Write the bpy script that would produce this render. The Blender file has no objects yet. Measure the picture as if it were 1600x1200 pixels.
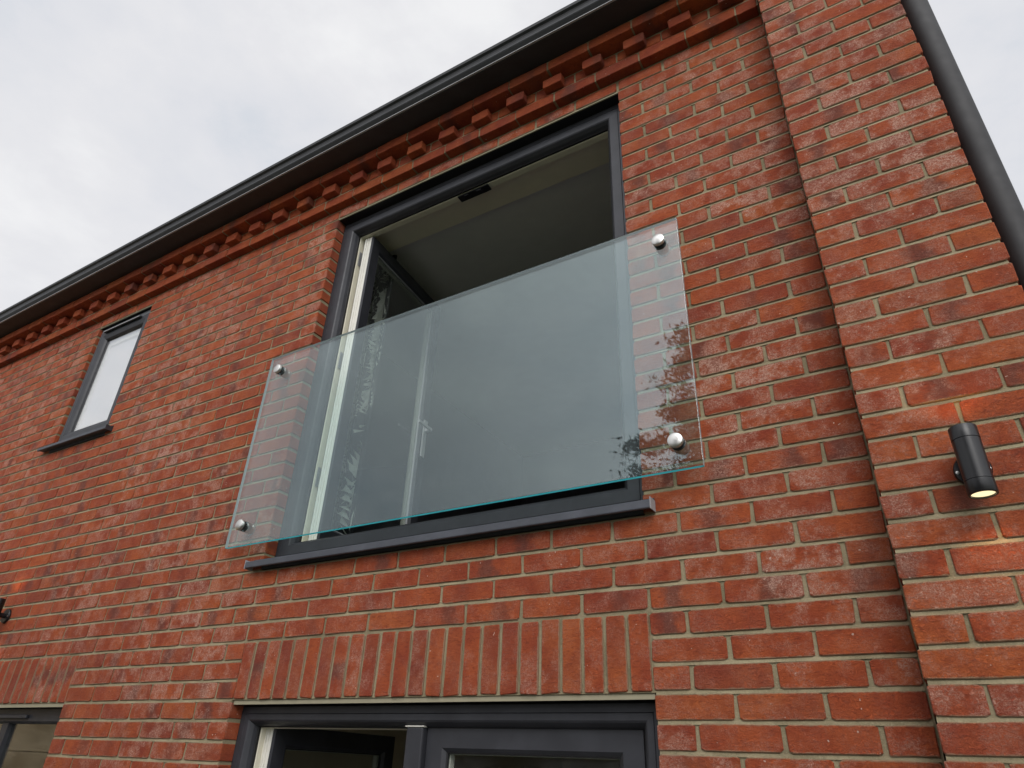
import bpy, bmesh, math, random
from mathutils import Vector, Matrix
random.seed(11)
D = bpy.data
SC = bpy.context.scene
COL = SC.collection

# ------------------------------------------------------------------ camera
CX, CY, CZ = 0.73752, -2.01329, -0.21021
RX = (0.85824, 0.51186, 0.03763)        # image right
RD = (-0.22666, 0.44379, -0.86699)      # image down
RF = (-0.46048, 0.73556, 0.49690)       # view direction
cam = D.cameras.new("camera"); camo = D.objects.new("camera", cam); COL.objects.link(camo)
camo.matrix_world = Matrix(((RX[0], -RD[0], -RF[0], CX), (RX[1], -RD[1], -RF[1], CY), (RX[2], -RD[2], -RF[2], CZ), (0, 0, 0, 1)))
cam.sensor_width = 36; cam.lens = 36 * 1056.7 / 1600; cam.clip_start = 0.02; cam.clip_end = 600
SC.camera = camo
def project(x, y, z):
    d = (x - CX, y - CY, z - CZ)
    w = sum(a * b for a, b in zip(d, RF))
    if w < 0.05: return None
    return (800 + 1056.7 * sum(a * b for a, b in zip(d, RX)) / w, 600 + 1056.7 * sum(a * b for a, b in zip(d, RD)) / w)

# ------------------------------------------------------------------ render look
SC.view_settings.view_transform = 'Standard'; SC.view_settings.look = 'None'
SC.view_settings.exposure = 0; SC.view_settings.gamma = 1; SC.view_settings.use_curve_mapping = False

# ------------------------------------------------------------------ node helpers
class NT:
    def __init__(s, tree): s.t = tree; s.L = tree.links
    def n(s, typ, **kw):
        nd = s.t.nodes.new(typ)
        for k, v in kw.items():
            if k[0] == 'i' and k[1:].isdigit(): s.put(nd.inputs[int(k[1:])], v)
            elif k[0] == '_': s.put(nd.inputs[k[1:].replace('_', ' ')], v)
            else: setattr(nd, k, v)
        return nd
    def put(s, sock, v):
        if hasattr(v, 'links') or isinstance(v, bpy.types.NodeSocket): s.L.new(v, sock)
        else: sock.default_value = v
    def m(s, op, a, b=0.0, c=0.0, clamp=False):
        nd = s.t.nodes.new('ShaderNodeMath'); nd.operation = op; nd.use_clamp = clamp
        s.put(nd.inputs[0], a); s.put(nd.inputs[1], b); s.put(nd.inputs[2], c)
        return nd.outputs[0]
    def ss(s, v, a, b):
        nd = s.t.nodes.new('ShaderNodeMapRange'); nd.interpolation_type = 'SMOOTHSTEP'
        s.put(nd.inputs[0], v); s.put(nd.inputs[1], a); s.put(nd.inputs[2], b); return nd.outputs[0]
    def mix(s, f, a, b, mode='MIX'):
        nd = s.t.nodes.new('ShaderNodeMix'); nd.data_type = 'RGBA'; nd.blend_type = mode
        s.put(nd.inputs[0], f)
        for i, v in ((6, a), (7, b)):
            if isinstance(v, tuple) and len(v) == 3: v = v + (1,)
            s.put(nd.inputs[i], v)
        return nd.outputs[2]
    def noise(s, vec, scale, detail=4, rough=0.6, dist=0.0):
        nd = s.t.nodes.new('ShaderNodeTexNoise')
        if vec is not None: s.L.new(vec, nd.inputs['Vector'])
        nd.inputs['Scale'].default_value = scale; nd.inputs['Detail'].default_value = detail
        nd.inputs['Roughness'].default_value = rough; nd.inputs['Distortion'].default_value = dist
        return nd.outputs[0]
    def vm(s, op, a, b):
        nd = s.t.nodes.new('ShaderNodeVectorMath'); nd.operation = op
        s.put(nd.inputs[0], a); s.put(nd.inputs[1], b); return nd.outputs[0]
    def ramp(s, f, stops):
        nd = s.t.nodes.new('ShaderNodeValToRGB'); s.put(nd.inputs[0], f)
        e = nd.color_ramp.elements
        while len(e) < len(stops): e.new(0.5)
        for el, (p, c) in zip(e, stops): el.position = p; el.color = tuple(c) + (1,)
        return nd.outputs[0]

# ------------------------------------------------------------------ world: pale overcast sky
W = D.worlds.new("World"); SC.world = W; W.use_nodes = True
w = NT(W.node_tree); W.node_tree.nodes.clear()
SUN_EL, SUN_AZ = math.radians(38), math.radians(152)      # azimuth clockwise from +Y: in front of the facade, a little to the right
sky = w.n('ShaderNodeTexSky'); sky.sky_type = 'NISHITA'; sky.sun_disc = False
sky.sun_elevation = SUN_EL; sky.sun_rotation = SUN_AZ
bg1 = w.n('ShaderNodeBackground'); w.L.new(sky.outputs[0], bg1.inputs[0]); bg1.inputs[1].default_value = 0.1
tc = w.n('ShaderNodeTexCoord').outputs['Generated']
mp = w.n('ShaderNodeMapping'); w.L.new(tc, mp.inputs[0]); mp.inputs['Scale'].default_value = (1, 1, 1.9); mp.inputs['Location'].default_value = (3.1, 0.4, 1.3)
n1 = w.noise(mp.outputs[0], 2.1, 5, 0.52, 0.3)
n2 = w.noise(mp.outputs[0], 6.0, 6, 0.6, 0.2)
clum = w.m('ADD', w.m('MULTIPLY', n1, 0.68), w.m('MULTIPLY', n2, 0.32))
ccol = w.ramp(clum, [(0.36, (0.69, 0.73, 0.79)), (0.45, (0.79, 0.80, 0.84)), (0.55, (0.85, 0.85, 0.875)), (0.64, (0.94, 0.94, 0.95))])
sdir = (math.cos(SUN_EL) * math.sin(SUN_AZ), math.cos(SUN_EL) * math.cos(SUN_AZ), math.sin(SUN_EL))
dt = w.n('ShaderNodeVectorMath', operation='DOT_PRODUCT'); w.L.new(tc, dt.inputs[0]); dt.inputs[1].default_value = sdir
glow = w.m('ADD', 1.0, w.m('MULTIPLY', w.ss(dt.outputs['Value'], 0.42, 1.0), 1.5))
bg2 = w.n('ShaderNodeBackground'); w.L.new(ccol, bg2.inputs[0]); w.L.new(glow, bg2.inputs[1])
mx = w.n('ShaderNodeMixShader'); mx.inputs[0].default_value = 0.93
w.L.new(bg1.outputs[0], mx.inputs[1]); w.L.new(bg2.outputs[0], mx.inputs[2])
wo = w.n('ShaderNodeOutputWorld'); w.L.new(mx.outputs[0], wo.inputs[0])

sl = D.lights.new("sun", 'SUN'); so = D.objects.new("sun", sl); COL.objects.link(so)
sl.energy = 1.25; sl.angle = math.radians(30); sl.color = (1.0, 0.965, 0.92)
so.rotation_euler = Vector(sdir).to_track_quat('Z', 'Y').to_euler(); so.location = (3, -6, 8)

# ------------------------------------------------------------------ materials
MAT = {}
def mat(name, rough=0.5, col=(0.5, 0.5, 0.5), metal=0.0, spec=0.5):
    m = D.materials.new(name); m.use_nodes = True; t = NT(m.node_tree)
    b = m.node_tree.nodes['Principled BSDF']; b.inputs['Roughness'].default_value = rough
    b.inputs['Base Color'].default_value = tuple(col) + (1,); b.inputs['Metallic'].default_value = metal
    b.inputs['Specular IOR Level'].default_value = spec
    MAT[name] = m; return m, t, b
def bump(t, b, h, s=0.5, d=0.002):
    nd = t.n('ShaderNodeBump'); nd.inputs['Strength'].default_value = s; nd.inputs['Distance'].default_value = d
    t.L.new(h, nd.inputs['Height']); t.L.new(nd.outputs[0], b.inputs['Normal'])

def brick_mat(name, bloom=1.0, smear=0.75):
    m, t, b = mat(name, 0.88, spec=0.25)
    pos = t.n('ShaderNodeNewGeometry').outputs['Position']
    oi = t.n('ShaderNodeObjectInfo').outputs['Random']
    rn = t.n('ShaderNodeAttribute', attribute_name='rn').outputs['Fac']
    bl = t.n('ShaderNodeAttribute', attribute_name='bl').outputs['Vector']
    rnd = t.m('FRACT', t.m('ADD', oi, rn))
    r2 = t.m('FRACT', t.m('MULTIPLY', rnd, 17.31)); r3 = t.m('FRACT', t.m('MULTIPLY', rnd, 41.7)); r4 = t.m('FRACT', t.m('MULTIPLY', rnd, 73.13))
    off = t.n('ShaderNodeCombineXYZ', i0=t.m('MULTIPLY', rnd, 37.0), i1=t.m('MULTIPLY', r2, 11.0), i2=t.m('MULTIPLY', r3, 23.0)).outputs[0]
    P = t.vm('ADD', pos, off)
    base = t.ramp(rnd, [(0.0, (0.375, 0.071, 0.024)), (0.2, (0.27, 0.046, 0.023)), (0.38, (0.39, 0.077, 0.024)), (0.55, (0.345, 0.061, 0.022)), (0.7, (0.40, 0.085, 0.025)), (0.84, (0.235, 0.045, 0.026)), (1.0, (0.415, 0.098, 0.027))])
    big = t.noise(P, 11, 3, 0.5)
    c = t.mix(t.ss(big, 0.3, 0.72), t.mix(0.4, base, (0.21, 0.036, 0.02)), t.mix(0.24, base, (0.52, 0.145, 0.04)))
    stretch = t.n('ShaderNodeMapping'); t.L.new(P, stretch.inputs[0]); stretch.inputs['Scale'].default_value = (55, 55, 150)
    grain = t.noise(stretch.outputs[0], 1.0, 5, 0.65, 0.6)
    fine = t.noise(P, 420, 3, 0.7)
    c = t.mix(t.m('MULTIPLY', t.ss(grain, 0.46, 0.74), 0.62), c, (0.155, 0.028, 0.016))
    c = t.mix(t.m('MULTIPLY', t.ss(fine, 0.5, 0.75), 0.28), c, (0.58, 0.19, 0.10))
    # dark burnt band somewhere along some bricks
    sep = t.n('ShaderNodeSeparateXYZ'); t.L.new(bl, sep.inputs[0])
    cen = t.m('MULTIPLY', t.m('SUBTRACT', r2, 0.5), 0.11)
    dd = t.m('ABSOLUTE', t.m('SUBTRACT', t.m('ADD', sep.outputs[0], t.m('MULTIPLY', t.m('SUBTRACT', t.noise(P, 22, 5), 0.5), 0.12)), cen))
    sm = t.m('MULTIPLY', t.m('SUBTRACT', 1.0, t.ss(dd, 0.005, 0.055)), t.m('MULTIPLY', t.ss(r3, 0.66, 0.85), 0.66))
    c = t.mix(sm, c, (0.105, 0.043, 0.036))
    # pale bloom (efflorescence) in mottled crusts
    zone = t.ss(t.noise(pos, 1.15, 2, 0.5), 0.36, 0.62)
    cz = t.ss(t.noise(P, 15, 4, 0.65), 0.40, 0.62)
    cm = t.ss(t.noise(P, 150, 7, 0.82, 1.2), 0.44, 0.60)
    for (qx, qz, qr) in ((-2.03, .30, .26), (-1.93, 2.52, .20), (.52, 1.85, .42), (-2.9, 1.4, .5), (.45, .33, .22), (.9, 1.7, .55), (.35, .9, .35), (.95, -.05, .22), (-1.1, .12, .16)):     # places where salts have bloomed
        dv = t.n('ShaderNodeVectorMath', operation='DISTANCE'); t.L.new(pos, dv.inputs[0]); dv.inputs[1].default_value = (qx, 0, qz)
        zone = t.m('MAXIMUM', zone, t.m('MULTIPLY', t.m('SUBTRACT', 1.0, t.ss(dv.outputs['Value'], qr * .4, qr)), 1.55))
    ef = t.m('MULTIPLY', t.m('MULTIPLY', cz, cm), t.m('MULTIPLY', t.m('ADD', 0.25, t.m('MULTIPLY', zone, 0.75)), t.m('ADD', 0.35, t.m('MULTIPLY', r4, 0.9))))
    face = t.m('SUBTRACT', 1.0, t.ss(sep.outputs[1], 0.003, 0.012))      # the crust sits on the outer face only
    ef = t.m('MULTIPLY', ef, t.m('MULTIPLY', face, bloom))
    c = t.mix(t.m('MULTIPLY', ef, 0.88, clamp=True), c, (0.56, 0.33, 0.25))
    haze = t.m('MULTIPLY', t.m('MULTIPLY', cz, t.m('MULTIPLY', r4, zone)), 0.14 * bloom)
    c = t.mix(haze, c, (0.46, 0.26, 0.20))
    spk = t.ss(t.noise(P, 95, 1, 0.3), 0.78, 0.83)
    c = t.mix(t.m('MULTIPLY', spk, 0.8), c, (0.66, 0.50, 0.42))
    # mortar smear on the arrises
    edge = t.ss(t.m('ADD', t.m('ABSOLUTE', sep.outputs[2]), t.m('MULTIPLY', t.m('SUBTRACT', t.noise(pos, 38, 5, 0.7), 0.5), 0.012)), 0.0275, 0.0322)
    edge = t.m('MULTIPLY', edge, face)
    c = t.mix(t.m('MULTIPLY', edge, smear), c, (0.31, 0.235, 0.15))
    t.L.new(c, b.inputs['Base Color'])
    h = t.m('ADD', t.m('MULTIPLY', grain, 0.7), t.m('ADD', t.m('MULTIPLY', fine, 0.35), t.m('MULTIPLY', cm, 0.2)))
    bump(t, b, h, 1.0, 0.0055)
    return m
brick_mat('brick'); brick_mat('moulded_brick', 0.12, 0.0)

m, t, b = mat('mortar', 0.95, spec=0.15)
pos = t.n('ShaderNodeNewGeometry').outputs['Position']
c = t.mix(t.ss(t.noise(pos, 7, 4), 0.3, 0.7), (0.205, 0.170, 0.103), (0.325, 0.272, 0.172))
c = t.mix(t.m('MULTIPLY', t.ss(t.noise(pos, 260, 3), 0.55, 0.75), 0.5), c, (0.42, 0.36, 0.25))
c = t.mix(t.m('MULTIPLY', t.ss(t.noise(pos, 48, 4), 0.55, 0.75), 0.5), c, (0.15, 0.13, 0.085))
t.L.new(c, b.inputs['Base Color']); bump(t, b, t.noise(pos, 170, 5, 0.75), 0.9, 0.004)

def frame_mat(name, col, rough, bs=0.08, var=1.35):
    m, t, b = mat(name, rough, col, spec=0.45)
    pos = t.n('ShaderNodeNewGeometry').outputs['Position']
    n = t.noise(pos, 9, 5, 0.6)
    t.L.new(t.mix(t.ss(n, 0.35, 0.75), col, tuple(min(1, v * (var if max(col) < .2 else 1.05) + 0.002) for v in col)), b.inputs['Base Color'])
    t.L.new(t.m('ADD', rough - 0.08, t.m('MULTIPLY', t.noise(pos, 30, 5), 0.2)), b.inputs['Roughness'])
    bump(t, b, t.noise(pos, 500, 2), bs, 0.0006)
frame_mat('anthracite', (0.028, 0.029, 0.035), 0.45)
frame_mat('anthracite_sill', (0.052, 0.056, 0.068), 0.5)
frame_mat('gutter_paint', (0.020, 0.021, 0.023), 0.5)
frame_mat('pipe_paint', (0.016, 0.015, 0.016), 0.62)
frame_mat('gasket_grey', (0.020, 0.021, 0.026), 0.45)
frame_mat('gasket', (0.008, 0.008, 0.009), 0.6)
frame_mat('cream_upvc', (0.70, 0.66, 0.53), 0.4)
frame_mat('white_upvc', (0.74, 0.72, 0.65), 0.35)
frame_mat('lintel_steel', (0.30, 0.27, 0.185), 0.75)
frame_mat('black_metal', (0.006, 0.006, 0.007), 0.30)
frame_mat('grey_bead', (0.30, 0.30, 0.31), 0.5)
frame_mat('cream_plaster', (0.78, 0.70, 0.54), 0.85)
frame_mat('ceiling_paint', (0.74, 0.70, 0.66), 0.9)
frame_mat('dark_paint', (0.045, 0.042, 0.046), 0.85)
frame_mat('blind_fabric', (0.80, 0.79, 0.79), 0.8)
frame_mat('leaf_print', (0.72, 0.73, 0.66), 0.8)
frame_mat('curtain_fabric', (0.020, 0.020, 0.024), 0.85)
frame_mat('roof_slate', (0.06, 0.06, 0.065), 0.7)
frame_mat('fence_wood', (0.20, 0.13, 0.07), 0.85)
frame_mat('bark', (0.09, 0.06, 0.04), 0.9)
m, t, b = mat('steel', 0.32, (0.62, 0.61, 0.58), metal=1.0)
pos = t.n('ShaderNodeNewGeometry').outputs['Position']
t.L.new(t.m('ADD', 0.22, t.m('MULTIPLY', t.noise(pos, 300, 3), 0.25)), b.inputs['Roughness'])
m, t, b = mat('satin', 0.4, (0.34, 0.34, 0.34), spec=0.8)
m, t, b = mat('lamp_lens', 0.4, (0.9, 0.85, 0.7))
b.inputs['Emission Color'].default_value = (1.0, 0.86, 0.50, 1); b.inputs['Emission Strength'].default_value = 1.15
m, t, b = mat('stone', 0.9)
pos = t.n('ShaderNodeNewGeometry').outputs['Position']
t.L.new(t.mix(t.ss(t.noise(pos, 3, 6, 0.7), 0.35, 0.65), (0.42, 0.31, 0.17), (0.68, 0.54, 0.34)), b.inputs['Base Color']); bump(t, b, t.noise(pos, 40, 5), 0.6, 0.01)
m, t, b = mat('paving', 0.9)
pos = t.n('ShaderNodeNewGeometry').outputs['Position']
t.L.new(t.mix(t.ss(t.noise(pos, 4, 6, 0.7), 0.35, 0.65), (0.07, 0.068, 0.065), (0.11, 0.107, 0.10)), b.inputs['Base Color']); bump(t, b, t.noise(pos, 60, 5), 0.4, 0.004)
m, t, b = mat('grass', 0.95)
pos = t.n('ShaderNodeNewGeometry').outputs['Position']
t.L.new(t.mix(t.ss(t.noise(pos, 2, 7, 0.75), 0.35, 0.65), (0.04, 0.07, 0.02), (0.08, 0.11, 0.035)), b.inputs['Base Color'])
m, t, b = mat('foliage', 0.8)
pos = t.n('ShaderNodeNewGeometry').outputs['Position']
t.L.new(t.mix(t.ss(t.noise(pos, 6, 4), 0.35, 0.65), (0.022, 0.045, 0.018), (0.05, 0.085, 0.03)), b.inputs['Base Color'])

def glass_mat(name, tint, dust, ior=1.52, boost=1.0, bmp=0.0, rc=(0.97, 0.97, 0.96)):
    """thin sheet: clear tinted transmission + Fresnel reflection + a light film of dust"""
    m = D.materials.new(name); m.use_nodes = True; t = NT(m.node_tree); m.node_tree.nodes.clear()
    pos = t.n('ShaderNodeNewGeometry').outputs['Position']
    tr = t.n('ShaderNodeBsdfTransparent'); tr.inputs[0].default_value = tint + (1,)
    gl = t.n('ShaderNodeBsdfGlossy'); gl.inputs['Roughness'].default_value = 0.015; gl.inputs[0].default_value = rc + (1,)
    if bmp:
        bn = t.n('ShaderNodeBump'); bn.inputs['Strength'].default_value = bmp; bn.inputs['Distance'].default_value = 0.01
        t.L.new(t.noise(pos, 1.3, 2), bn.inputs['Height']); t.L.new(bn.outputs[0], gl.inputs['Normal'])
    geo = t.n('ShaderNodeNewGeometry'); dp = t.n('ShaderNodeVectorMath', operation='DOT_PRODUCT')
    t.L.new(geo.outputs['Normal'], dp.inputs[0]); t.L.new(geo.outputs['Incoming'], dp.inputs[1])
    f0 = ((ior - 1) / (ior + 1)) ** 2        # Schlick's approximation, the same from both sides of the sheet
    sch = t.m('ADD', f0, t.m('MULTIPLY', 1 - f0, t.m('POWER', t.m('SUBTRACT', 1.0, t.m('ABSOLUTE', dp.outputs['Value'])), 5.0)))
    f = t.m('MULTIPLY', sch, boost, clamp=True)
    m1 = t.n('ShaderNodeMixShader'); t.L.new(f, m1.inputs[0]); t.L.new(tr.outputs[0], m1.inputs[1]); t.L.new(gl.outputs[0], m1.inputs[2])
    df = t.n('ShaderNodeBsdfDiffuse'); df.inputs[0].default_value = (0.55, 0.58, 0.60, 1)
    dn = t.m('MULTIPLY', t.ss(t.noise(pos, 3.2, 5, 0.65, 0.8), 0.25, 0.8), dust)
    m2 = t.n('ShaderNodeMixShader'); t.L.new(dn, m2.inputs[0]); t.L.new(m1.outputs[0], m2.inputs[1]); t.L.new(df.outputs[0], m2.inputs[2])
    o = t.n('ShaderNodeOutputMaterial'); t.L.new(m2.outputs[0], o.inputs[0]); MAT[name] = m
glass_mat('balcony_glass', (0.92, 0.97, 0.96), 0.025, 1.58, 1.62, rc=(0.86, 0.98, 1.0))
glass_mat('window_glass', (0.9, 0.92, 0.91), 0.02, 1.5, 1.6, 0.05)
glass_mat('sky_glass', (0.97, 0.97, 0.97), 0.0, 1.6, 3.0, 0.0)
m = D.materials.new('glass_edge'); m.use_nodes = True; t = NT(m.node_tree); m.node_tree.nodes.clear(); MAT['glass_edge'] = m
tl = t.n('ShaderNodeBsdfTranslucent'); tl.inputs[0].default_value = (0.06, 0.42, 0.47, 1)
df = t.n('ShaderNodeBsdfDiffuse'); df.inputs[0].default_value = (0.06, 0.40, 0.45, 1)
mm = t.n('ShaderNodeMixShader'); mm.inputs[0].default_value = .35; t.L.new(tl.outputs[0], mm.inputs[1]); t.L.new(df.outputs[0], mm.inputs[2])
t.L.new(mm.outputs[0], t.n('ShaderNodeOutputMaterial').inputs[0])
m, t, b = mat('glass_edge_pale', 0.2, (0.30, 0.36, 0.36), spec=0.8)

# ------------------------------------------------------------------ geometry helpers
def link(name, me, m, parent=None):
    o = D.objects.new(name, me); COL.objects.link(o)
    if m: me.materials.append(MAT[m])
    if parent: o.parent = parent
    return o
def obj(name, bm, m, parent=None, smooth=False):
    me = D.meshes.new(name)
    bmesh.ops.recalc_face_normals(bm, faces=bm.faces[:]); bm.to_mesh(me); bm.free()
    if smooth:
        for p in me.polygons: p.use_smooth = True
        me.set_sharp_from_angle(angle=math.radians(40))
    return link(name, me, m, parent)
def thing(name, label, cat, group=None):
    o = D.objects.new(name, None); COL.objects.link(o); o.empty_display_size = 0.2
    o['label'] = label; o['category'] = cat
    if group: o['group'] = group
    return o
def box(bm, x0, x1, y0, y1, z0, z1, mtx=None, bev=0.0):
    vs = [bm.verts.new(v) for v in ((x0, y0, z0), (x1, y0, z0), (x1, y1, z0), (x0, y1, z0), (x0, y0, z1), (x1, y0, z1), (x1, y1, z1), (x0, y1, z1))]
    fs = [bm.faces.new([vs[i] for i in q]) for q in ((0, 3, 2, 1), (4, 5, 6, 7), (0, 1, 5, 4), (1, 2, 6, 5), (2, 3, 7, 6), (3, 0, 4, 7))]
    if bev:
        es = list({e for f in fs for e in f.edges})
        r = bmesh.ops.bevel(bm, geom=es, offset=bev, segments=2, affect='EDGES', profile=0.5)
        vs = list({v for f in r['faces'] for v in f.verts} | {v for v in vs if v.is_valid})
    if mtx is not None:
        for v in vs:
            if v.is_valid: v.co = mtx @ v.co
    return vs
def B(name, m, parent, *a, bev=0.0, **k):
    bm = bmesh.new(); box(bm, *a, bev=bev); return obj(name, bm, m, parent)
def sweep(bm, x0, x1, z0, z1, prof, mtx=None):
    """closed profile [(inset, y)] swept round a rectangle with mitred corners"""
    rings = []
    for d, y in prof:
        r = [bm.verts.new(v) for v in ((x0 + d, y, z0 + d), (x1 - d, y, z0 + d), (x1 - d, y, z1 - d), (x0 + d, y, z1 - d))]
        rings.append(r)
    n = len(prof)
    for i in range(n):
        a, b = rings[i], rings[(i + 1) % n]
        for k in range(4):
            j = (k + 1) % 4; bm.faces.new((a[k], a[j], b[j], b[k]))
    if mtx is not None:
        for r in rings:
            for v in r: v.co = mtx @ v.co
def extrude_x(bm, prof, x0, x1):
    """closed (y,z) profile extruded along x with end caps"""
    a = [bm.verts.new((x0, y, z)) for y, z in prof]; b = [bm.verts.new((x1, y, z)) for y, z in prof]
    n = len(prof)
    for i in range(n): bm.faces.new((a[i], a[(i + 1) % n], b[(i + 1) % n], b[i]))
    bm.faces.new(a); bm.faces.new(b[::-1])
def lathe(bm, prof, c, axis='Z', seg=32, mtx=None):
    """profile [(r, h)] about an axis through c"""
    rings = []
    for r, h in prof:
        ring = []
        for i in range(seg):
            a = 2 * math.pi * i / seg; u, v = r * math.cos(a), r * math.sin(a)
            p = (u, v, h) if axis == 'Z' else ((u, h, v) if axis == 'Y' else (h, u, v))
            ring.append(bm.verts.new((c[0] + p[0], c[1] + p[1], c[2] + p[2])))
        rings.append(ring)
    for a, b in zip(rings, rings[1:]):
        for i in range(seg): j = (i + 1) % seg; bm.faces.new((a[i], a[j], b[j], b[i]))
    if prof[0][0] > 1e-5: bm.faces.new(rings[0])
    if prof[-1][0] > 1e-5: bm.faces.new(rings[-1][::-1])

# ------------------------------------------------------------------ bricks
H = 0.075
GZ = -2.1                                   # ground level (door head is z = 0)
def brick_geo(w, h, d, rs):
    """48-triangle brick: slightly irregular arrises; front at y=0, runs back to y=d"""
    rr = rs.uniform; j = 0.0015; a = min(rr(.004, .010), w * 0.1)
    hw, hh = w / 2, h / 2
    base = [(-hw + a, -hh), (rr(-.3, .3) * hw, -hh), (hw - a, -hh), (hw, -hh + a * .7), (hw, hh - a * .7), (hw - a, hh), (rr(-.3, .3) * hw, hh), (-hw + a, hh), (-hw, hh - a * .7), (-hw, -hh + a * .7)]
    rim = [(x + rr(-j, j) * 1.3, z + rr(-j, j)) for x, z in base]
    V = []; F = []
    e = 0.0022
    for x, z in rim: V.append((x - math.copysign(e, x) * (abs(x) > hw * .5), rr(-.0006, .0004), z - math.copysign(e, z)))
    for x, z in rim: V.append((x, e * .9, z))
    for x, z in rim: V.append((x, d, z))
    n = 10
    F.append(tuple(range(n)))
    for k in (0, n):
        for i in range(n):
            q = (i + 1) % n; F.append((k + i, k + n + i, k + n + q, k + q))
    return V, F
def brick_mesh(name, pieces, m='brick'):
    V = []; F = []; BLv = []; RN = []
    for (v, f, mtx, rn) in pieces:
        k = len(V)
        for p in v:
            V.append(tuple(mtx @ Vector(p)) if mtx is not None else p); BLv.extend(p); RN.append(rn)
        F.extend(tuple(k + i for i in q) for q in f)
    me = D.meshes.new(name); me.from_pydata(V, [], F)
    at = me.attributes.new('bl', 'FLOAT_VECTOR', 'POINT'); at.data.foreach_set('vector', BLv)
    at = me.attributes.new('rn', 'FLOAT', 'POINT'); at.data.foreach_set('value', RN)
    me.materials.append(MAT[m]); me.validate(); me.update()
    return me
rs = random.Random(5)
VAR = {}
def variant(w, h, d):
    key = (round(w, 3), round(h, 3), round(d, 3))
    if key not in VAR: VAR[key] = []
    L = VAR[key]
    if len(L) < 10: L.append([brick_geo(w, h, d, rs), None]); return L[-1]
    return rs.choice(L)

HOUSE = thing('brick_house', 'red brick two storey house facade with dentil cornice and dark grey windows', 'house')
ALL = []    # (name, parent, x_center, z_center, w, h, front_y, depth, upright)
def add_brick(name, par, x0, x1, z0, z1, y, d=0.098, up=False):
    ALL.append((name, par, (x0 + x1) / 2, (z0 + z1) / 2, x1 - x0, z1 - z0, y, d, up))

XL, XR = -7.425, 0.675
OPEN = [(-1.8, 0.0, 0.525, 2.625), (-1.8, 0.0, GZ - .3, 0.0), (-4.275, -3.615, 1.575, 2.625), (-4.2375, -3.0375, GZ + .9, 0.0)]
SOLD = [(-1.8, 0.0, 0.0, 0.225), (-4.2375, -3.0375, 0.0, 0.225)]
wall = None
# mortar core of the wall, one mesh, with real openings
bm = bmesh.new()
xs = sorted({XL, XR + 0.005} | {o[0] for o in OPEN} | {o[1] for o in OPEN})
MY = 0.0050
for x0, x1 in zip(xs, xs[1:]):
    xm = (x0 + x1) / 2
    op = sorted([(o[2], o[3]) for o in OPEN if o[0] <= xm <= o[1]])
    z = GZ - .2; segs = []
    for a, b_ in op:
        if a > z: segs.append((z, a))
        z = max(z, b_)
    segs.append((z, 2.925))
    solidL = not any(abs(o[1] - x0) < 1e-6 for o in OPEN); solidR = not any(abs(o[0] - x1) < 1e-6 for o in OPEN)
    ins = .004
    has = bool(op)
    xa = x0 + (-ins if has else (ins if x0 > XL + .01 else 0)); xb = x1 + (ins if has else (-ins if x1 < XR else 0))
    for a, b_ in segs:
        box(bm, xa, xb, MY, 0.0985, a, b_)
wall = obj('wall', bm, 'mortar', HOUSE)
def intervals(z):
    cuts = [(o[0], o[1]) for o in OPEN + SOLD if o[2] < z < o[3]]
    cuts.sort(); out = []; x = XL
    for a, b_ in cuts:
        if a > x: out.append((x, a))
        x = max(x, b_)
    out.append((x, XR)); return out
c0 = int(round(GZ / H)) - 1
for c in range(c0, 39):
    z0, z1 = c * H + 0.005, c * H + 0.070
    off = 0.1125 if c % 2 == 0 else 0.0
    if c in (36, 37, 38): continue
    for a, b_ in intervals(c * H + H / 2):
        k = math.ceil((a - off) / 0.225 + 1e-6); ps = []
        while off + k * 0.225 < b_ - 1e-6: ps.append(off + k * 0.225); k += 1
        ps = [p for p in ps if p - a > 0.045 and b_ - p > 0.045]
        e = [a] + ps + [b_]
        for i in range(len(e) - 1):
            xa = e[i] + (0.006 if (i or a == XL) else 0.0); xb = e[i + 1] - (0.006 if i < len(e) - 2 else 0.0)
            add_brick('brick', wall, xa, xb, z0, z1, rs.uniform(-.0012, .0008))
# weather-struck bed joints: each strip slopes out towards the course below
def joint_strip(bm, x0, x1, z, yf=0.0):
    seg = max(1, int((x1 - x0) / .09)); lo = []; hi = []; bk_ = []
    for i in range(seg + 1):
        x = x0 + (x1 - x0) * i / seg
        lo.append(bm.verts.new((x, yf + .0004 + rs.uniform(0, .0016), z - .0062 + rs.uniform(-.0006, .0006))))
        hi.append(bm.verts.new((x, yf + .0044, z + .0038 + rs.uniform(-.0012, .0010))))
        bk_.append(bm.verts.new((x, yf + .0090, z - .0064)))
    for i in range(seg):
        bm.faces.new((lo[i], lo[i + 1], hi[i + 1], hi[i])); bm.faces.new((bk_[i], bk_[i + 1], lo[i + 1], lo[i]))
bm = bmesh.new()
for c in range(c0, 39):
    if c in (36, 37): continue
    a_ = intervals(c * H + .01); b2 = intervals(c * H - .01)
    for a, b_ in a_:
        for p, q in b2:
            u, v = max(a, p), min(b_, q)
            if v - u > .02: joint_strip(bm, u + (0.004 if u > XL else 0), v - (.004 if v < XR else 0), c * H)
obj('bed_joints', bm, 'mortar', wall)['kind'] = 'stuff'
# soldier arches over the two lower openings
for (a, b_, za, zb), n in zip(SOLD, (24, 16)):
    p = (b_ - a) / n
    for i in range(n):
        add_brick('soldier_brick', wall, a + p * i + 0.005, a + p * (i + 1) - 0.005, za + 0.003 + rs.uniform(-.002, .001), zb - 0.006, rs.uniform(-.0015, .001), 0.098, True)

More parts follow.
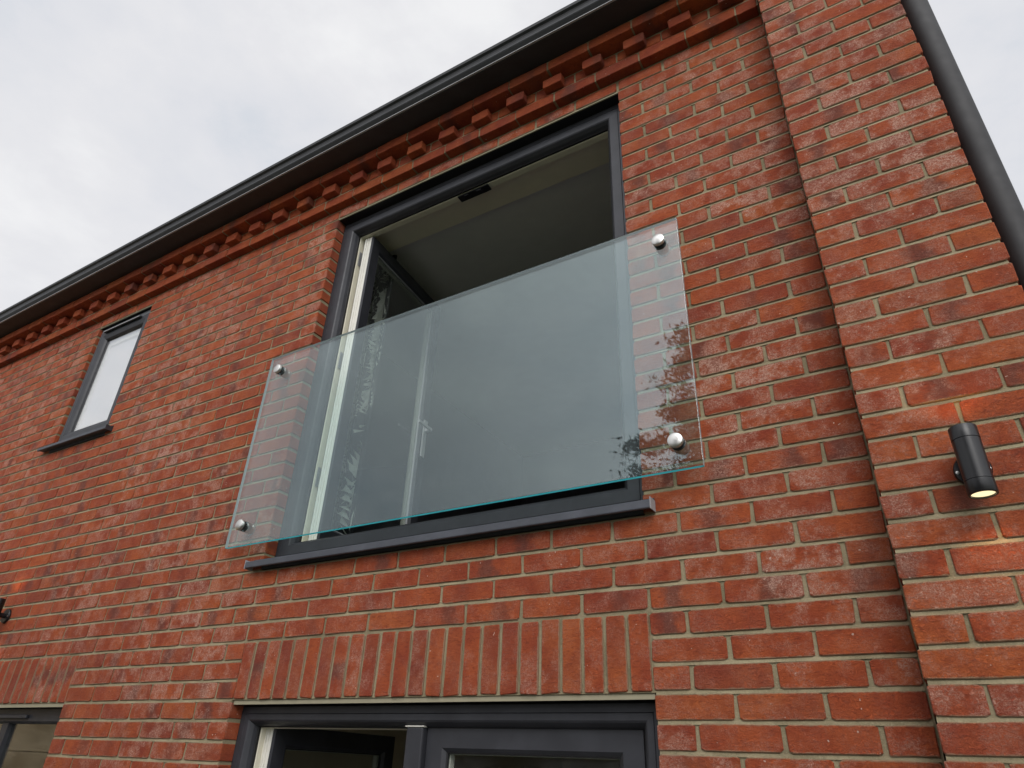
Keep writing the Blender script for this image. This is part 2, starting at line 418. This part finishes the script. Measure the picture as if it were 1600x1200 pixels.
# cornice: string course, dentils, crowning course
YA, YD, YC = -0.045, -0.085, -0.122
YB = -0.0425
bm = bmesh.new()
box(bm, XL, XR, YA + .004, MY + .002, 36 * H + .011, 37 * H + .003)
box(bm, XL, XR, YB + .004, MY + .002, 37 * H + .0035, 38 * H + .006)
box(bm, XL, XR, YC + .004, MY + .002, 38 * H + .011, 39 * H - .001)
cornice = obj('cornice', bm, 'mortar', HOUSE)
for c, y in ((36, YA), (37, YB), (38, YC)):
    o_ = 0.13 if c != 37 else 0.02
    k = math.ceil((XL - o_) / .225); e = []
    while o_ + k * .225 < XR - .05: e.append(o_ + k * .225); k += 1
    e.append(XR)
    for a, b_ in zip(e, e[1:]):
        add_brick('corbel_brick', cornice, a + .004, b_ - .004, c * H + .005, c * H + .071, y + rs.uniform(-.002, .002), -y + .004 if c != 37 else .046)
DX = [.524, .293, .072, -.145, -.363, -.580, -.798, -1.017, -1.235, -1.456, -1.674, -1.893, -2.112, -2.335, -2.556, -2.784, -3.009, -3.238, -3.466, -3.696, -3.925, -4.154, -4.386, -4.618, -4.853, -5.088, -5.320, -5.54, -5.77, -6.0, -6.23, -6.46, -6.69, -6.92]
for x in DX:
    add_brick('dentil', cornice, x, x + .1025, 37 * H + .008, 38 * H - .007, YD + rs.uniform(-.003, .003), .044)

# the pier at the right-hand corner
PX0, PX1, PY = 0.682, 1.132, -0.109
bm = bmesh.new(); box(bm, PX0 + .005, PX1 - .005, PY + MY, 0.20, GZ - .2, 3.9)
for c in range(int(round(GZ / H)) - 1, 52): joint_strip(bm, PX0 + .0045, PX1 - .0045, c * H, PY)
pier = obj('pier', bm, 'mortar', HOUSE)
pm = (PX0 + PX1) / 2
for c in range(c0, 52):
    e = [PX0, pm, PX1] if c % 2 == 0 else [PX0, PX0 + .1125, PX1 - .1125, PX1]
    for i in range(len(e) - 1):
        add_brick('brick', pier, e[i] + (.005 if i else 0), e[i + 1] - (.005 if i < len(e) - 2 else 0), c * H + .005, c * H + .070, PY + rs.uniform(-.0012, .0012), 0.1075)
# return wall bricks on the right side of the pier (seen only from the side)
bm = bmesh.new(); box(bm, PX1 - .105, PX1 - .006, 0.2005, 6.0, GZ - .2, 3.9); obj('side_wall', bm, 'mortar', HOUSE)

# rank by size in the picture; the 300 largest of a kind become objects, the rest one piece per host
def area(bk):
    _, _, cx, cz, w_, h_, y, d, up = bk
    ps = [project(cx + sx * w_ / 2, y, cz + sz * h_ / 2) for sx, sz in ((-1, -1), (1, -1), (1, 1), (-1, 1))]
    if any(p is None for p in ps): return 0
    if all(p[0] < 0 for p in ps) or all(p[0] > 1600 for p in ps) or all(p[1] < 0 for p in ps) or all(p[1] > 1200 for p in ps): return 0
    return abs(sum(ps[i][0] * ps[(i + 1) % 4][1] - ps[(i + 1) % 4][0] * ps[i][1] for i in range(4))) / 2
ranked = {}
for i, bk in enumerate(ALL): ranked.setdefault(bk[0], []).append((area(bk), i))
single = set()
for nm, L in ranked.items():
    L.sort(reverse=True); single |= {i for a_, i in L[:300] if a_ > 60}
bulk = {}
for i, (nm, par, cx, cz, w_, h_, y, d, up) in enumerate(ALL):
    ang = rs.gauss(0, 0.0022)
    gw, gh = (h_, w_) if up else (w_, h_)
    if abs(gw - .213) < .008: std = .213
    elif abs(gw - .1075) < .006: std = .1075
    else: std = round(gw, 3)
    va = variant(std, .065 if abs(gh - .065) < .003 else round(gh, 3), d if d in (.098, .1075) else round(d, 2) )
    (V, F), me = va
    R = Matrix.Rotation(ang + (math.pi / 2 if up else 0), 4, 'Y')
    Sx = Matrix.Diagonal((gw / std, 1, 1, 1))
    dz = rs.uniform(-.0008, .0008)
    if i in single:
        if va[1] is None: va[1] = {}
        mm = 'moulded_brick' if nm in ('dentil', 'corbel_brick') else 'brick'
        if (nm, mm) not in va[1]: va[1][(nm, mm)] = brick_mesh(nm, [(V, F, None, 0.0)], mm)
        me = va[1][(nm, mm)]
        o = D.objects.new(nm, me); COL.objects.link(o); o.parent = par
        o.matrix_world = Matrix.Translation((cx, y, cz + dz)) @ R @ Sx
    else:
        bulk.setdefault((nm, par.name), []).append((V, F, Matrix.Translation((cx, y, cz + dz)) @ R @ Sx, rs.random()))
for (nm, pn), pcs in bulk.items():
    o = D.objects.new({'brick': 'brickwork', 'soldier_brick': 'brickwork', 'corbel_brick': 'brickwork', 'dentil': 'brickwork'}[nm], brick_mesh('brickwork', pcs, 'moulded_brick' if nm in ('dentil', 'corbel_brick') else 'brick'))
    COL.objects.link(o); o.parent = D.objects[pn]; o['kind'] = 'stuff'

# ------------------------------------------------------------------ gutter, soffit, added shading slab
bm = bmesh.new()
GP = [(-.118, 2.927), (-.235, 2.927), (-.2445, 2.934), (-.2445, 2.940), (-.259, 2.957), (-.262, 2.962), (-.2535, 2.985), (-.2530, 3.004), (-.256, 3.012), (-.268, 3.020), (-.271, 3.036), (-.262, 3.040), (-.262, 3.03), (-.24, 3.0), (-.10, 3.0), (-.10, 2.96)]
extrude_x(bm, GP, XL, 0.678); gut = obj('gutter', bm, 'gutter_paint', HOUSE)
B('gutter_bead', 'grey_bead', gut, XL, 0.677, -.2480, -.2385, 2.9285, 2.9335)
B('soffit_board', 'gutter_paint', HOUSE, XL, 0.677, -.12, 0.30, 2.9305, 2.955)
bm = bmesh.new(); extrude_x(bm, [(-.20, 3.003), (-.20, 3.02), (5.5, 6.3), (5.5, 6.27)], XL, 1.2); obj('shading_roof', bm, 'roof_slate', HOUSE)  # unseen sloping slab added behind the gutter for its shading

# ------------------------------------------------------------------ french window above
def lintel(par, x0, x1, z, th, y0=.004):
    l = B('lintel', 'black_metal', par, x0 + .002, x1 - .002, y0 + .007, .10, z - th + .0005, z - .0006)
    B('lintel_edge', 'lintel_steel', l, x0 + .002, x1 - .002, y0, y0 + .0068, z - th, z - .0006)
def outer_frame(par, x0, x1, z0, z1, y=0.06, face=0.075, lining=True):
    bm = bmesh.new()
    sweep(bm, x0, x1, z0, z1, [(0, y + .09), (0, y), (.024, y), (.0255, y + .003), (.027, y), (face - .006, y), (face, y + .004), (face + .010, y + .020), (face + .015, y + .034), (face + .015, y + .042), (face + .004, y + .05), (face + .004, y + .09)])
    f = obj('frame', bm, 'anthracite', par)
    bm = bmesh.new(); sweep(bm, x0 - .0035, x1 + .0035, z0, z1 + .003, [(0, y + .012), (0, y + .002), (.002, y - .001), (.0032, y + .002), (.0032, y + .012)]); obj('sealant', bm, 'gasket', f)
    for sx in (-1, 1):
        X = x0 if sx < 0 else x1
        bm = bmesh.new(); d = -sx * (face - .006)
        vs = [bm.verts.new(v) for v in ((X - sx * .003, y - .0004, z1 - .002), (X - sx * .0042, y - .0004, z1 - .0032 + .0012), (X + d - sx * -.0004, y - .0004, z1 - face + .006), (X + d, y - .0004, z1 - face + .0072))]
        bm.faces.new(vs); obj('mitre_line', bm, 'gasket_grey', f)
    if lining:
        bm = bmesh.new(); sweep(bm, x0, x1, z0, z1, [(face + .0045, y + .050), (face + .020, y + .0505), (face + .022, y + .054), (face + .022, y + .085), (face + .0045, y + .088)])
        obj('frame_lining', bm, 'cream_upvc', f)
        bm = bmesh.new(); sweep(bm, x0, x1, z0, z1, [(face + .0152, y + .036), (face + .019, y + .038), (face + .019, y + .0495), (face + .0152, y + .0495)])
        obj('gasket', bm, 'gasket', f)
    return f
FW = D.objects.new('french_window', None); COL.objects.link(FW); FW.parent = HOUSE
lintel(FW, -1.8, 0, 2.627, .007)
outer_frame(FW, -1.796, -.004, .575, 2.617)
def sill(par, x0, x1, ztop, h=.028, yf=-.045, yb=.16):
    bm = bmesh.new()
    s = ztop
    extrude_x(bm, [(yf, s - h), (yf - .0015, s - h + .003), (yf - .0015, s - .003), (yf + .002, s), (.055, s + .018), (yb, s + .018), (yb, s - .012), (.0, s - .012), (yf + .012, s - .016), (yf + .010, s - h)], x0, x1)
    # side horns start outside the brick jambs, so the part in the wall is narrowed
    return obj('sill', bm, 'anthracite_sill', par)
s = sill(FW, -1.855, .040, .558, yb=-.0018)
bm = bmesh.new(); extrude_x(bm, [(-.0015, .548), (-.0015, .5675), (.055, .5735), (.15, .5735), (.15, .53), (-.0015, .53)], -1.799, -.001); obj('sill_upstand', bm, 'anthracite_sill', s)
bm = bmesh.new(); box(bm, .0402, .0425, -.048, -.002, .527, .5655); box(bm, -1.8575, -1.8552, -.048, -.002, .527, .5655); obj('sill_end_cap', bm, 'grey_bead', s)

def leaf(par, hx, hy, ang, wid, z0, z1, flip=1, handle=True, edge='white_upvc', bead='grey_bead'):
    """door leaf: u runs from the hinge, outer face at v=0, inside at v=-thickness; opened by ang"""
    M = Matrix.Translation((hx, hy, 0)) @ Matrix.Rotation(ang, 4, 'Z')
    bm = bmesh.new()      # outer, dark face
    y = 0.0
    sweep(bm, 0, wid * flip if flip > 0 else 0, z0, z1, [(0, y + .012), (0, y), (.066, y), (.078, y + .012), (.078, y + .024), (.06, y + .026), (.0, y + .016)], M) if flip > 0 else sweep(bm, -wid, 0, z0, z1, [(0, y + .012), (0, y), (.066, y), (.078, y + .012), (.078, y + .024), (.06, y + .026), (.0, y + .016)], M)
    lf = obj('leaf_frame', bm, 'anthracite', par)
    a, b_ = (0, wid) if flip > 0 else (-wid, 0)
    bm = bmesh.new()
    sweep(bm, a, b_, z0, z1, [(0.0, .0165), (0, .030), (.004, .031), (.004, .036), (0, .037), (0, .047), (.004, .048), (.004, .051), (0, .052), (0, .064), (.075, .064), (.085, .052), (.085, .030), (.0605, .0268)], M)
    obj('leaf_lining', bm, edge, lf)
    bm = bmesh.new(); box(bm, a + .07, b_ - .07, .0245, .0285, z0 + .07, z1 - .07, M); obj('pane', bm, 'window_glass', lf)
    bm = bmesh.new(); sweep(bm, a, b_, z0, z1, [(.0785, .0125), (.083, .014), (.083, .0235), (.0785, .0235)], M); obj('glazing_bead', bm, bead, lf)  # default pale grey paints the highlight caught along the bead
    if handle:
        u = wid - .035 if flip > 0 else -wid + .035
        zc = z0 + .84
        bm = bmesh.new(); box(bm, u - .017, u + .017, -.009, -.0005, zc - .12, zc + .12, M, bev=.0)
        box(bm, u - .009, u + .009, -.045, -.008, zc + .045, zc + .063, M)
        box(bm, u - .13 if flip > 0 else u - .009, u + .009 if flip > 0 else u + .13, -.052, -.038, zc + .046, zc + .062, M)
        obj('handle', bm, 'satin', lf)
    return lf, M
leaf(FW, -1.612, .132, math.radians(95.5), .775, .675, 2.512)
leaf(FW, -.112, .150, math.radians(-95.5), .775, .675, 2.512, flip=-1)
# lock keep and white packers on the head of the frame
bm = bmesh.new(); box(bm, -.995, -.80, .108, .150, 2.5085, 2.5165); box(bm, -.955, -.93, .112, .14, 2.500, 2.5082); box(bm, -.875, -.845, .112, .14, 2.500, 2.5082); obj('lock_keep', bm, 'black_metal', FW)
for k, z in enumerate([.95, 1.62, 2.32]):
    bm = bmesh.new(); box(bm, -1.6965, -1.6955, .120, .138, z, z + .1)
    for i in range(7): box(bm, -1.6958, -1.6925, .120, .138, z + i * .014, z + i * .014 + .007)
    obj('hinge', bm, 'grey_bead', FW)['kind'] = 'stuff'

# ------------------------------------------------------------------ small upper window
SW = D.objects.new('small_window', None); COL.objects.link(SW); SW.parent = HOUSE
sx0, sx1 = -4.275, -3.615
lintel(SW, sx0, sx1, 2.627, .006)
frame_mat('frame_grey', (0.095, 0.10, 0.11), 0.4)
bm = bmesh.new(); sweep(bm, sx0 + .004, sx1 - .004, 1.628, 2.614, [(0, .11), (0, .026), (.030, .026), (.036, .034), (.036, .046), (.028, .056), (.028, .11)]); obj('frame', bm, 'frame_grey', SW)
bm = bmesh.new(); sweep(bm, sx0 + .034, sx1 - .034, 1.660, 2.570, [(0.0005, .07), (0.0005, .018), (.006, .015), (.034, .015), (.060, .026), (.070, .038), (.072, .052), (.05, .07)]); sash = obj('sash', bm, 'gasket_grey', SW)
B('pane', 'sky_glass', sash, sx0 + .10, sx1 - .10, .044, .048, 1.72, 2.51)
bm = bmesh.new(); extrude_x(bm, [(.0145, 2.572), (-.004, 2.562), (-.004, 2.555), (.004, 2.553), (.0145, 2.560)], -4.185, -3.735); vh = obj('vent_hood', bm, 'anthracite', SW)
B('vent_lit_edge', 'grey_bead', vh, -4.184, -3.736, -.0065, -.0042, 2.5545, 2.562)  # pale strip that paints the lit edge of the hood
B('window_board', 'white_upvc', SW, sx0 + .005, sx1 - .005, .135, .30, 1.60, 1.625)
bm = bmesh.new(); box(bm, sx0 + .09, sx1 - .09, .068, .070, 1.70, 2.52)
obj('blind', bm, 'blind_fabric', SW)  # its white also makes up part of the sky reflected in the pane
bm = bmesh.new(); sweep(bm, sx0 + .034, sx1 - .034, 1.660, 2.545, [(.073, .0535), (.095, .0535), (.097, .056), (.097, .067), (.073, .067)]); obj('sash_lining', bm, 'white_upvc', sash)
s2 = sill(SW, -4.352, -3.535, 1.612, h=.022, yb=-.0018)
bm = bmesh.new(); extrude_x(bm, [(-.0015, 1.60), (-.0015, 1.622), (.055, 1.627), (.13, 1.627), (.13, 1.58), (-.0015, 1.58)], sx0 + .001, sx1 - .001); obj('sill_upstand', bm, 'anthracite_sill', s2)
bm = bmesh.new(); box(bm, -3.5348, -3.5325, -.048, -.002, 1.586, 1.618); obj('sill_end_cap', bm, 'anthracite', s2)

# ------------------------------------------------------------------ french door below
FD = D.objects.new('french_door', None); COL.objects.link(FD); FD.parent = HOUSE
lintel(FD, -1.8, 0, -.0005, .016, .010)
outer_frame(FD, -1.796, -.004, GZ + .02, -.021, y=.062, face=.052)
lf, M = leaf(FD, -.078, .099, 0.0, .790, GZ + .09, -.083, flip=-1, handle=True, bead='gasket')
B('meeting_stile', 'anthracite', lf, -.945, -.872, .076, .126, GZ + .09, -.0885, bev=.006)
B('stile_cap', 'white_upvc', lf, -.950, -.868, .074, .128, -.0883, -.0835, bev=.0015)
leaf(FD, -1.665, .140, math.radians(92), .785, GZ + .09, -.083, bead='gasket')

# ------------------------------------------------------------------ lower left window
LW = D.objects.new('casement_window', None); COL.objects.link(LW); LW.parent = HOUSE
lintel(LW, -4.2375, -3.0375, -.0005, .017, .008)
bm = bmesh.new(); sweep(bm, -4.2335, -3.0415, GZ + .92, -.020, [(0, .13), (0, .058), (.058, .058), (.068, .072), (.070, .095), (.06, .13)]); obj('frame', bm, 'anthracite', LW)
B('pane', 'window_glass', LW, -4.17, -3.10, .090, .094, GZ + .98, -.083)
B('trickle_vent', 'anthracite', LW, -4.0, -3.43, .040, .0578, -.066, -.048, bev=.004)
B('transom', 'anthracite', LW, -3.70, -3.64, .070, .115, GZ + .98, -.0835)

# ------------------------------------------------------------------ rooms behind the openings
RM = D.objects.new('interior', None); COL.objects.link(RM); RM.parent = HOUSE
bm = bmesh.new(); box(bm, -1.79, -.01, .152, .36, 2.603, 2.66); obj('reveal_lining', bm, 'cream_plaster', RM)
bm = bmesh.new(); box(bm, -2.6, 1.02, .36, 3.6, 2.66, 2.70); obj('ceiling', bm, 'ceiling_paint', RM)
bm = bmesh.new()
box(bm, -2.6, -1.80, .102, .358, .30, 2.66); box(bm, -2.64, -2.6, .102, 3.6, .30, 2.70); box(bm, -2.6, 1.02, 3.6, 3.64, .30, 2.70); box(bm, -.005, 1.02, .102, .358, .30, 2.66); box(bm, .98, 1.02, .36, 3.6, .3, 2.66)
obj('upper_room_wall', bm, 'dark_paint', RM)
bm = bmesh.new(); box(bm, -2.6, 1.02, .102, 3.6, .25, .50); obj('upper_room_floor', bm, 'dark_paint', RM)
bm = bmesh.new(); box(bm, -5.2, 1.02, .16, 4.5, .02, .06); obj('lower_ceiling', bm, 'cream_plaster', RM)
bm = bmesh.new()
box(bm, -5.24, -5.2, .102, 4.5, GZ, .24); box(bm, -5.2, 1.02, 4.5, 4.54, GZ, .24); box(bm, -2.64, -2.6, .102, 4.5, GZ, .02)
obj('lower_room_wall', bm, 'cream_plaster', RM)
bm = bmesh.new(); box(bm, -5.2, 1.02, .102, 4.5, GZ - .1, GZ + .01); obj('lower_room_floor', bm, 'dark_paint', RM)
bm = bmesh.new(); box(bm, -4.30, -3.6, .14, .9, 2.66, 2.68); box(bm, -4.34, -4.3, .135, .9, 1.5, 2.68); box(bm, -3.6, -3.56, .135, .9, 1.5, 2.68); box(bm, -4.34, -3.56, .9, .94, 1.5, 2.68); obj('small_room_wall', bm, 'cream_plaster', RM)

# palm-leaf curtain gathered to the left of the french window
CU = thing('curtain', 'dark curtain printed with pale palm leaves hanging inside the open upper window', 'curtain')
def cy(x): return .46 + .030 * math.sin(x * 52) + .012 * math.sin(x * 23 + 1)
bm = bmesh.new(); N = 90; x0, x1 = -2.35, -1.705
rows = []
for z in (.52, 2.63): rows.append([bm.verts.new((x0 + (x1 - x0) * i / N, cy(x0 + (x1 - x0) * i / N), z)) for i in range(N + 1)])
for i in range(N): bm.faces.new((rows[0][i], rows[0][i + 1], rows[1][i + 1], rows[1][i]))
cl = obj('cloth', bm, 'curtain_fabric', CU, True)
sd = cl.modifiers.new('s', 'SOLIDIFY'); sd.thickness = .003; sd.offset = 1
bm = bmesh.new(); rf = random.Random(3)
def frond(cx, cz, ang, L, nl):
    for i in range(nl):
        f = i / (nl - 1)
        bx = cx + math.cos(ang) * L * f; bz = cz + math.sin(ang) * L * f
        for s in (-1, 1):
            ll = L * .42 * (math.sin(math.pi * (.15 + .8 * f)) + .08); a2 = ang + s * math.radians(62 - 30 * f)
            pts = [(0, 0), (.45, .11), (1, 0), (.45, -.11)]
            vs = []
            for u, v in pts:
                px = bx + ll * (u * math.cos(a2) - v * math.sin(a2)); pz = bz + ll * (u * math.sin(a2) + v * math.cos(a2))
                px = min(max(px, x0 + .005), x1 - .003); pz = min(max(pz, .53), 2.62)
                vs.append(bm.verts.new((px, cy(px) - .0045, pz)))
            try: bm.faces.new(vs)
            except ValueError: pass
for k in range(44):
    frond(rf.uniform(x0 + .15, x1 - .02), .6 + 2.0 * k / 44 + rf.uniform(-.05, .05), rf.choice((1, -1)) * rf.uniform(.9, 2.0), rf.uniform(.28, .44), 12)
obj('palm_print', bm, 'leaf_print', CU)['kind'] = 'stuff'

# ------------------------------------------------------------------ glass juliet balcony
JB = thing('glass_balustrade', 'clear glass juliet balcony panel bolted across the open upper french window', 'glass balcony')
gx0, gx1, gz0, gz1, gy, gt = -2.011, .226, .634, 1.665, -.060, .015
bm = bmesh.new(); vs = box(bm, gx0, gx1, gy, gy + gt, gz0, gz1, bev=.0012)
g = obj('glass_panel', bm, 'balcony_glass', JB); g.data.materials.append(MAT['glass_edge']); g.data.materials.append(MAT['glass_edge_pale'])
for p in g.data.polygons:
    n = p.normal
    if abs(n.y) < .9: p.material_index = 1 if n.z < -.5 else 2
SX = [(-1.927, 1.571), (.151, 1.571), (.148, .729), (-1.924, .729)]
for x, z in SX:
    bm = bmesh.new(); lathe(bm, [(.0, gy - .0230), (.010, gy - .0222), (.0215, gy - .0205), (.0245, gy - .0185), (.0250, gy - .0165), (.0250, gy - .0075)], (x, 0, z), 'Y', 40)
    so_ = obj('standoff', bm, 'steel', JB, True)
    bm = bmesh.new(); lathe(bm, [(.0240, gy - .0073), (.0245, gy - .0060), (.0245, gy - .0002)], (x, 0, z), 'Y', 32); obj('washer', bm, 'gasket', so_)
    bm = bmesh.new(); lathe(bm, [(.0245, gy + gt + .0002), (.0245, gy + gt + .0022)], (x, 0, z), 'Y', 32); obj('washer', bm, 'gasket', so_)
    bm = bmesh.new(); lathe(bm, [(.024, gy + gt + .0025), (.0248, gy + gt + .004), (.0248, -.0005)], (x, 0, z), 'Y', 40); obj('barrel', bm, 'steel', so_, True)

# ------------------------------------------------------------------ up and down wall lights
def wall_light(x, z, ywall, label):
    T = thing('wall_light', label, 'wall light', 'black cylinder wall lights')
    yc = ywall - .072; r = .0305
    def L(name, prof, m, par=T, c=(x, yc, z), ax='Z'):
        bm = bmesh.new(); lathe(bm, prof, c, ax, 48); return obj(name, bm, m, par, True)
    body = L('body', [(r - .001, -.052), (r, -.0515), (r, .0515), (r - .001, .052)], 'black_metal')
    for s in (-1, 1):
        cap = L('end_cap', [(r - .0012, s * .0522), (r + .0004, s * .053), (r + .0004, s * .0845), (r - .0005, s * .0860), (r - .0050, s * .0860), (r - .0052, s * .0815)], 'black_metal')
        L('lens', [(.0, s * .0812), (r - .0055, s * .0812), (r - .0055, s * .0825), (0, s * .0832)], 'lamp_lens', cap)
    bm = bmesh.new(); lathe(bm, [(.0405, -.001), (.0405, -.010), (.038, -.013), (.012, -.0135)], (x, ywall, z), 'Y', 48); bp = obj('back_plate', bm, 'black_metal', T, True)
    bm = bmesh.new(); lathe(bm, [(.014, ywall - .013), (.014, yc + r - .002)], (x, 0, z), 'Y', 24); obj('bracket', bm, 'black_metal', T, True)
    for s in (-1, 1):
        bm = bmesh.new(); lathe(bm, [(.0042, ywall - .0132), (.0042, ywall - .0155), (.0, ywall - .016)], (x + s * .033, 0, z - .004), 'Y', 16); obj('screw', bm, 'steel', bp, True)
        l = D.lights.new('spot', 'SPOT'); lo = D.objects.new('bulb', l); COL.objects.link(lo); lo.parent = T
        lo.location = (x, yc, z + s * .084); lo.rotation_euler = (0 if s < 0 else math.pi, 0, 0)
        l.energy = 1.4; l.color = (1.0, .46, .10); l.spot_size = math.radians(118); l.spot_blend = .6; l.shadow_soft_size = .015
    return T
wall_light(.896, .475, PY - .001, 'black up-and-down wall light on the brick pier at the right')
wall_light(-3.952, .470, -.001, 'black up-and-down wall light cut off by the left edge of the photo')

# ------------------------------------------------------------------ downpipe beside the pier
DP = thing('downpipe', 'dark grey round downpipe running up beside the brick pier', 'downpipe')
bm = bmesh.new(); lathe(bm, [(.044, GZ + .02), (.044, 3.55)], (1.1865, .002, 0), 'Z', 48); obj('pipe', bm, 'pipe_paint', DP, True)
for z in (-1.3, 3.2):
    bm = bmesh.new(); lathe(bm, [(.0442, z), (.048, z + .002), (.048, z + .04), (.0442, z + .042)], (1.1865, .002, 0), 'Z', 48); box(bm, 1.1322, 1.165, .0, .02, z, z + .042); obj('bracket', bm, 'gutter_paint', DP, True)

# ------------------------------------------------------------------ ground and the garden in front (seen in the glass)
def plane(name, x0, x1, y0, y1, z, m):
    bm = bmesh.new(); bm.faces.new([bm.verts.new(v) for v in ((x0, y0, z), (x1, y0, z), (x1, y1, z), (x0, y1, z))]); o = obj(name, bm, m); o['kind'] = 'structure'; return o
plane('ground', -120, 120, -120, 120, GZ - .008, 'grass')
plane('patio', -9, 4, -4.5, -.002, GZ, 'paving')

TR = thing('tree', 'dark leafy garden tree seen only as a reflection in the glass balustrade', 'tree')
bm = bmesh.new(); rt = random.Random(9)
tc_ = (-1.05, -8.3)
lathe(bm, [(.16, GZ - .05), (.11, 0), (.07, 3.2), (.02, 6.0)], (tc_[0], tc_[1], 0), 'Z', 10); obj('trunk', bm, 'bark', TR, True)
bm = bmesh.new()
for k in range(60):
    z = 0.6 + 5.9 * (k / 60); a = rt.uniform(0, 6.28); R_ = (1.9 - (z / 6.6) * 1.0) * rt.uniform(.6, 1.1)
    p0 = Vector((tc_[0], tc_[1], z)); p1 = p0 + Vector((math.cos(a) * R_, math.sin(a) * R_, R_ * .45))
    d = (p1 - p0); s_ = Vector((-d.y, d.x, 0)).normalized() * .025
    vs = [bm.verts.new(v) for v in (p0 - s_, p0 + s_, p1, )]; bm.faces.new(vs)
obj('branches', bm, 'bark', TR)['kind'] = 'stuff'
bm = bmesh.new(); rt = random.Random(9); rt.uniform(0, 1)
for k in range(330):
    f = k / 330; z = 0.5 + 6.25 * f; a = rt.uniform(0, 6.28); Rm = 2.15 * math.sqrt(max(.05, 1 - (max(0, f - .35) / .65) ** 1.6)) * rt.uniform(.35, 1.08)
    c_ = Vector((tc_[0] + math.cos(a) * Rm, tc_[1] + math.sin(a) * Rm, z))
    for i in range(150):
        p = c_ + Vector((rt.gauss(0, .16), rt.gauss(0, .16), rt.gauss(0, .07)))
        u = Vector((rt.gauss(0, 1), rt.gauss(0, 1), rt.gauss(0, 1))).normalized(); v = u.orthogonal().normalized()
        L_ = rt.uniform(.03, .065)
        bm.faces.new([bm.verts.new(q) for q in (p - u * L_, p + v * L_ * .35, p + u * L_, p - v * L_ * .35)])
obj('crown', bm, 'foliage', TR)['kind'] = 'stuff'

OB = thing('stone_outbuilding', 'sandstone outbuilding beyond the left end of the patio, mirrored in the lower window', 'outbuilding')
bx = -8.6
B('outbuilding_wall', 'stone', OB, -12.5, bx - .05, -7.0, -1.2, GZ - .05, 1.3)
rb = random.Random(2); me0 = None
for r_ in range(7):
    y = -7.0
    while y < -1.25:
        L_ = rb.uniform(.8, 1.4); y2 = min(y + L_, -1.2)
        bm = bmesh.new(); box(bm, bx - .05, bx + rb.uniform(0, .02), y + .004, y2 - .004, GZ + r_ * .47 + .004, GZ + (r_ + 1) * .47 - .004); obj('stone', bm, 'stone', OB); y = y2
B('cornice_band', 'stone', OB, bx - .05, bx + .12, -7.0, -1.2, 1.21, 1.36)
bm = bmesh.new(); extrude_x(bm, [(-7.2, 1.37), (-1.0, 1.37), (-4.1, 2.7)], -12.7, bx + .15); obj('outbuilding_roof', bm, 'roof_slate', OB)

FN = thing('garden_fence', 'brown vertical board garden fence across the far end of the lawn', 'fence')
bd = None
for i in range(90):
    x = -9 + i * .15
    if bd is None: bm = bmesh.new(); box(bm, 0, .14, -9.6, -9.58, GZ, -.25); bd = obj('board', bm, 'fence_wood', FN); bd.location.x = x; continue
    o = bd.copy(); COL.objects.link(o); o.parent = FN; o.location.x = x
B('rail', 'fence_wood', FN, -9, 4.5, -9.65, -9.601, -.6, -.52)

HG = thing('hedge', 'tall mixed green hedge standing behind the garden fence', 'hedge')
bm = bmesh.new(); rh = random.Random(4)
for i in range(26000):
    p = Vector((rh.uniform(-13, 4), -10.2 + rh.gauss(0, .28), rh.uniform(GZ, .75 + .25 * math.sin(i * .7)))); u = Vector((rh.gauss(0, 1), rh.gauss(0, 1), rh.gauss(0, 1))).normalized(); v = u.orthogonal().normalized(); L_ = rh.uniform(.05, .10)
    bm.faces.new([bm.verts.new(q) for q in (p - u * L_, p + v * L_ * .4, p + u * L_, p - v * L_ * .4)])
obj('leaves', bm, 'foliage', HG)['kind'] = 'stuff'
B('hedge_stems', 'bark', HG, -13, 4, -10.45, -10.3, GZ, .3)
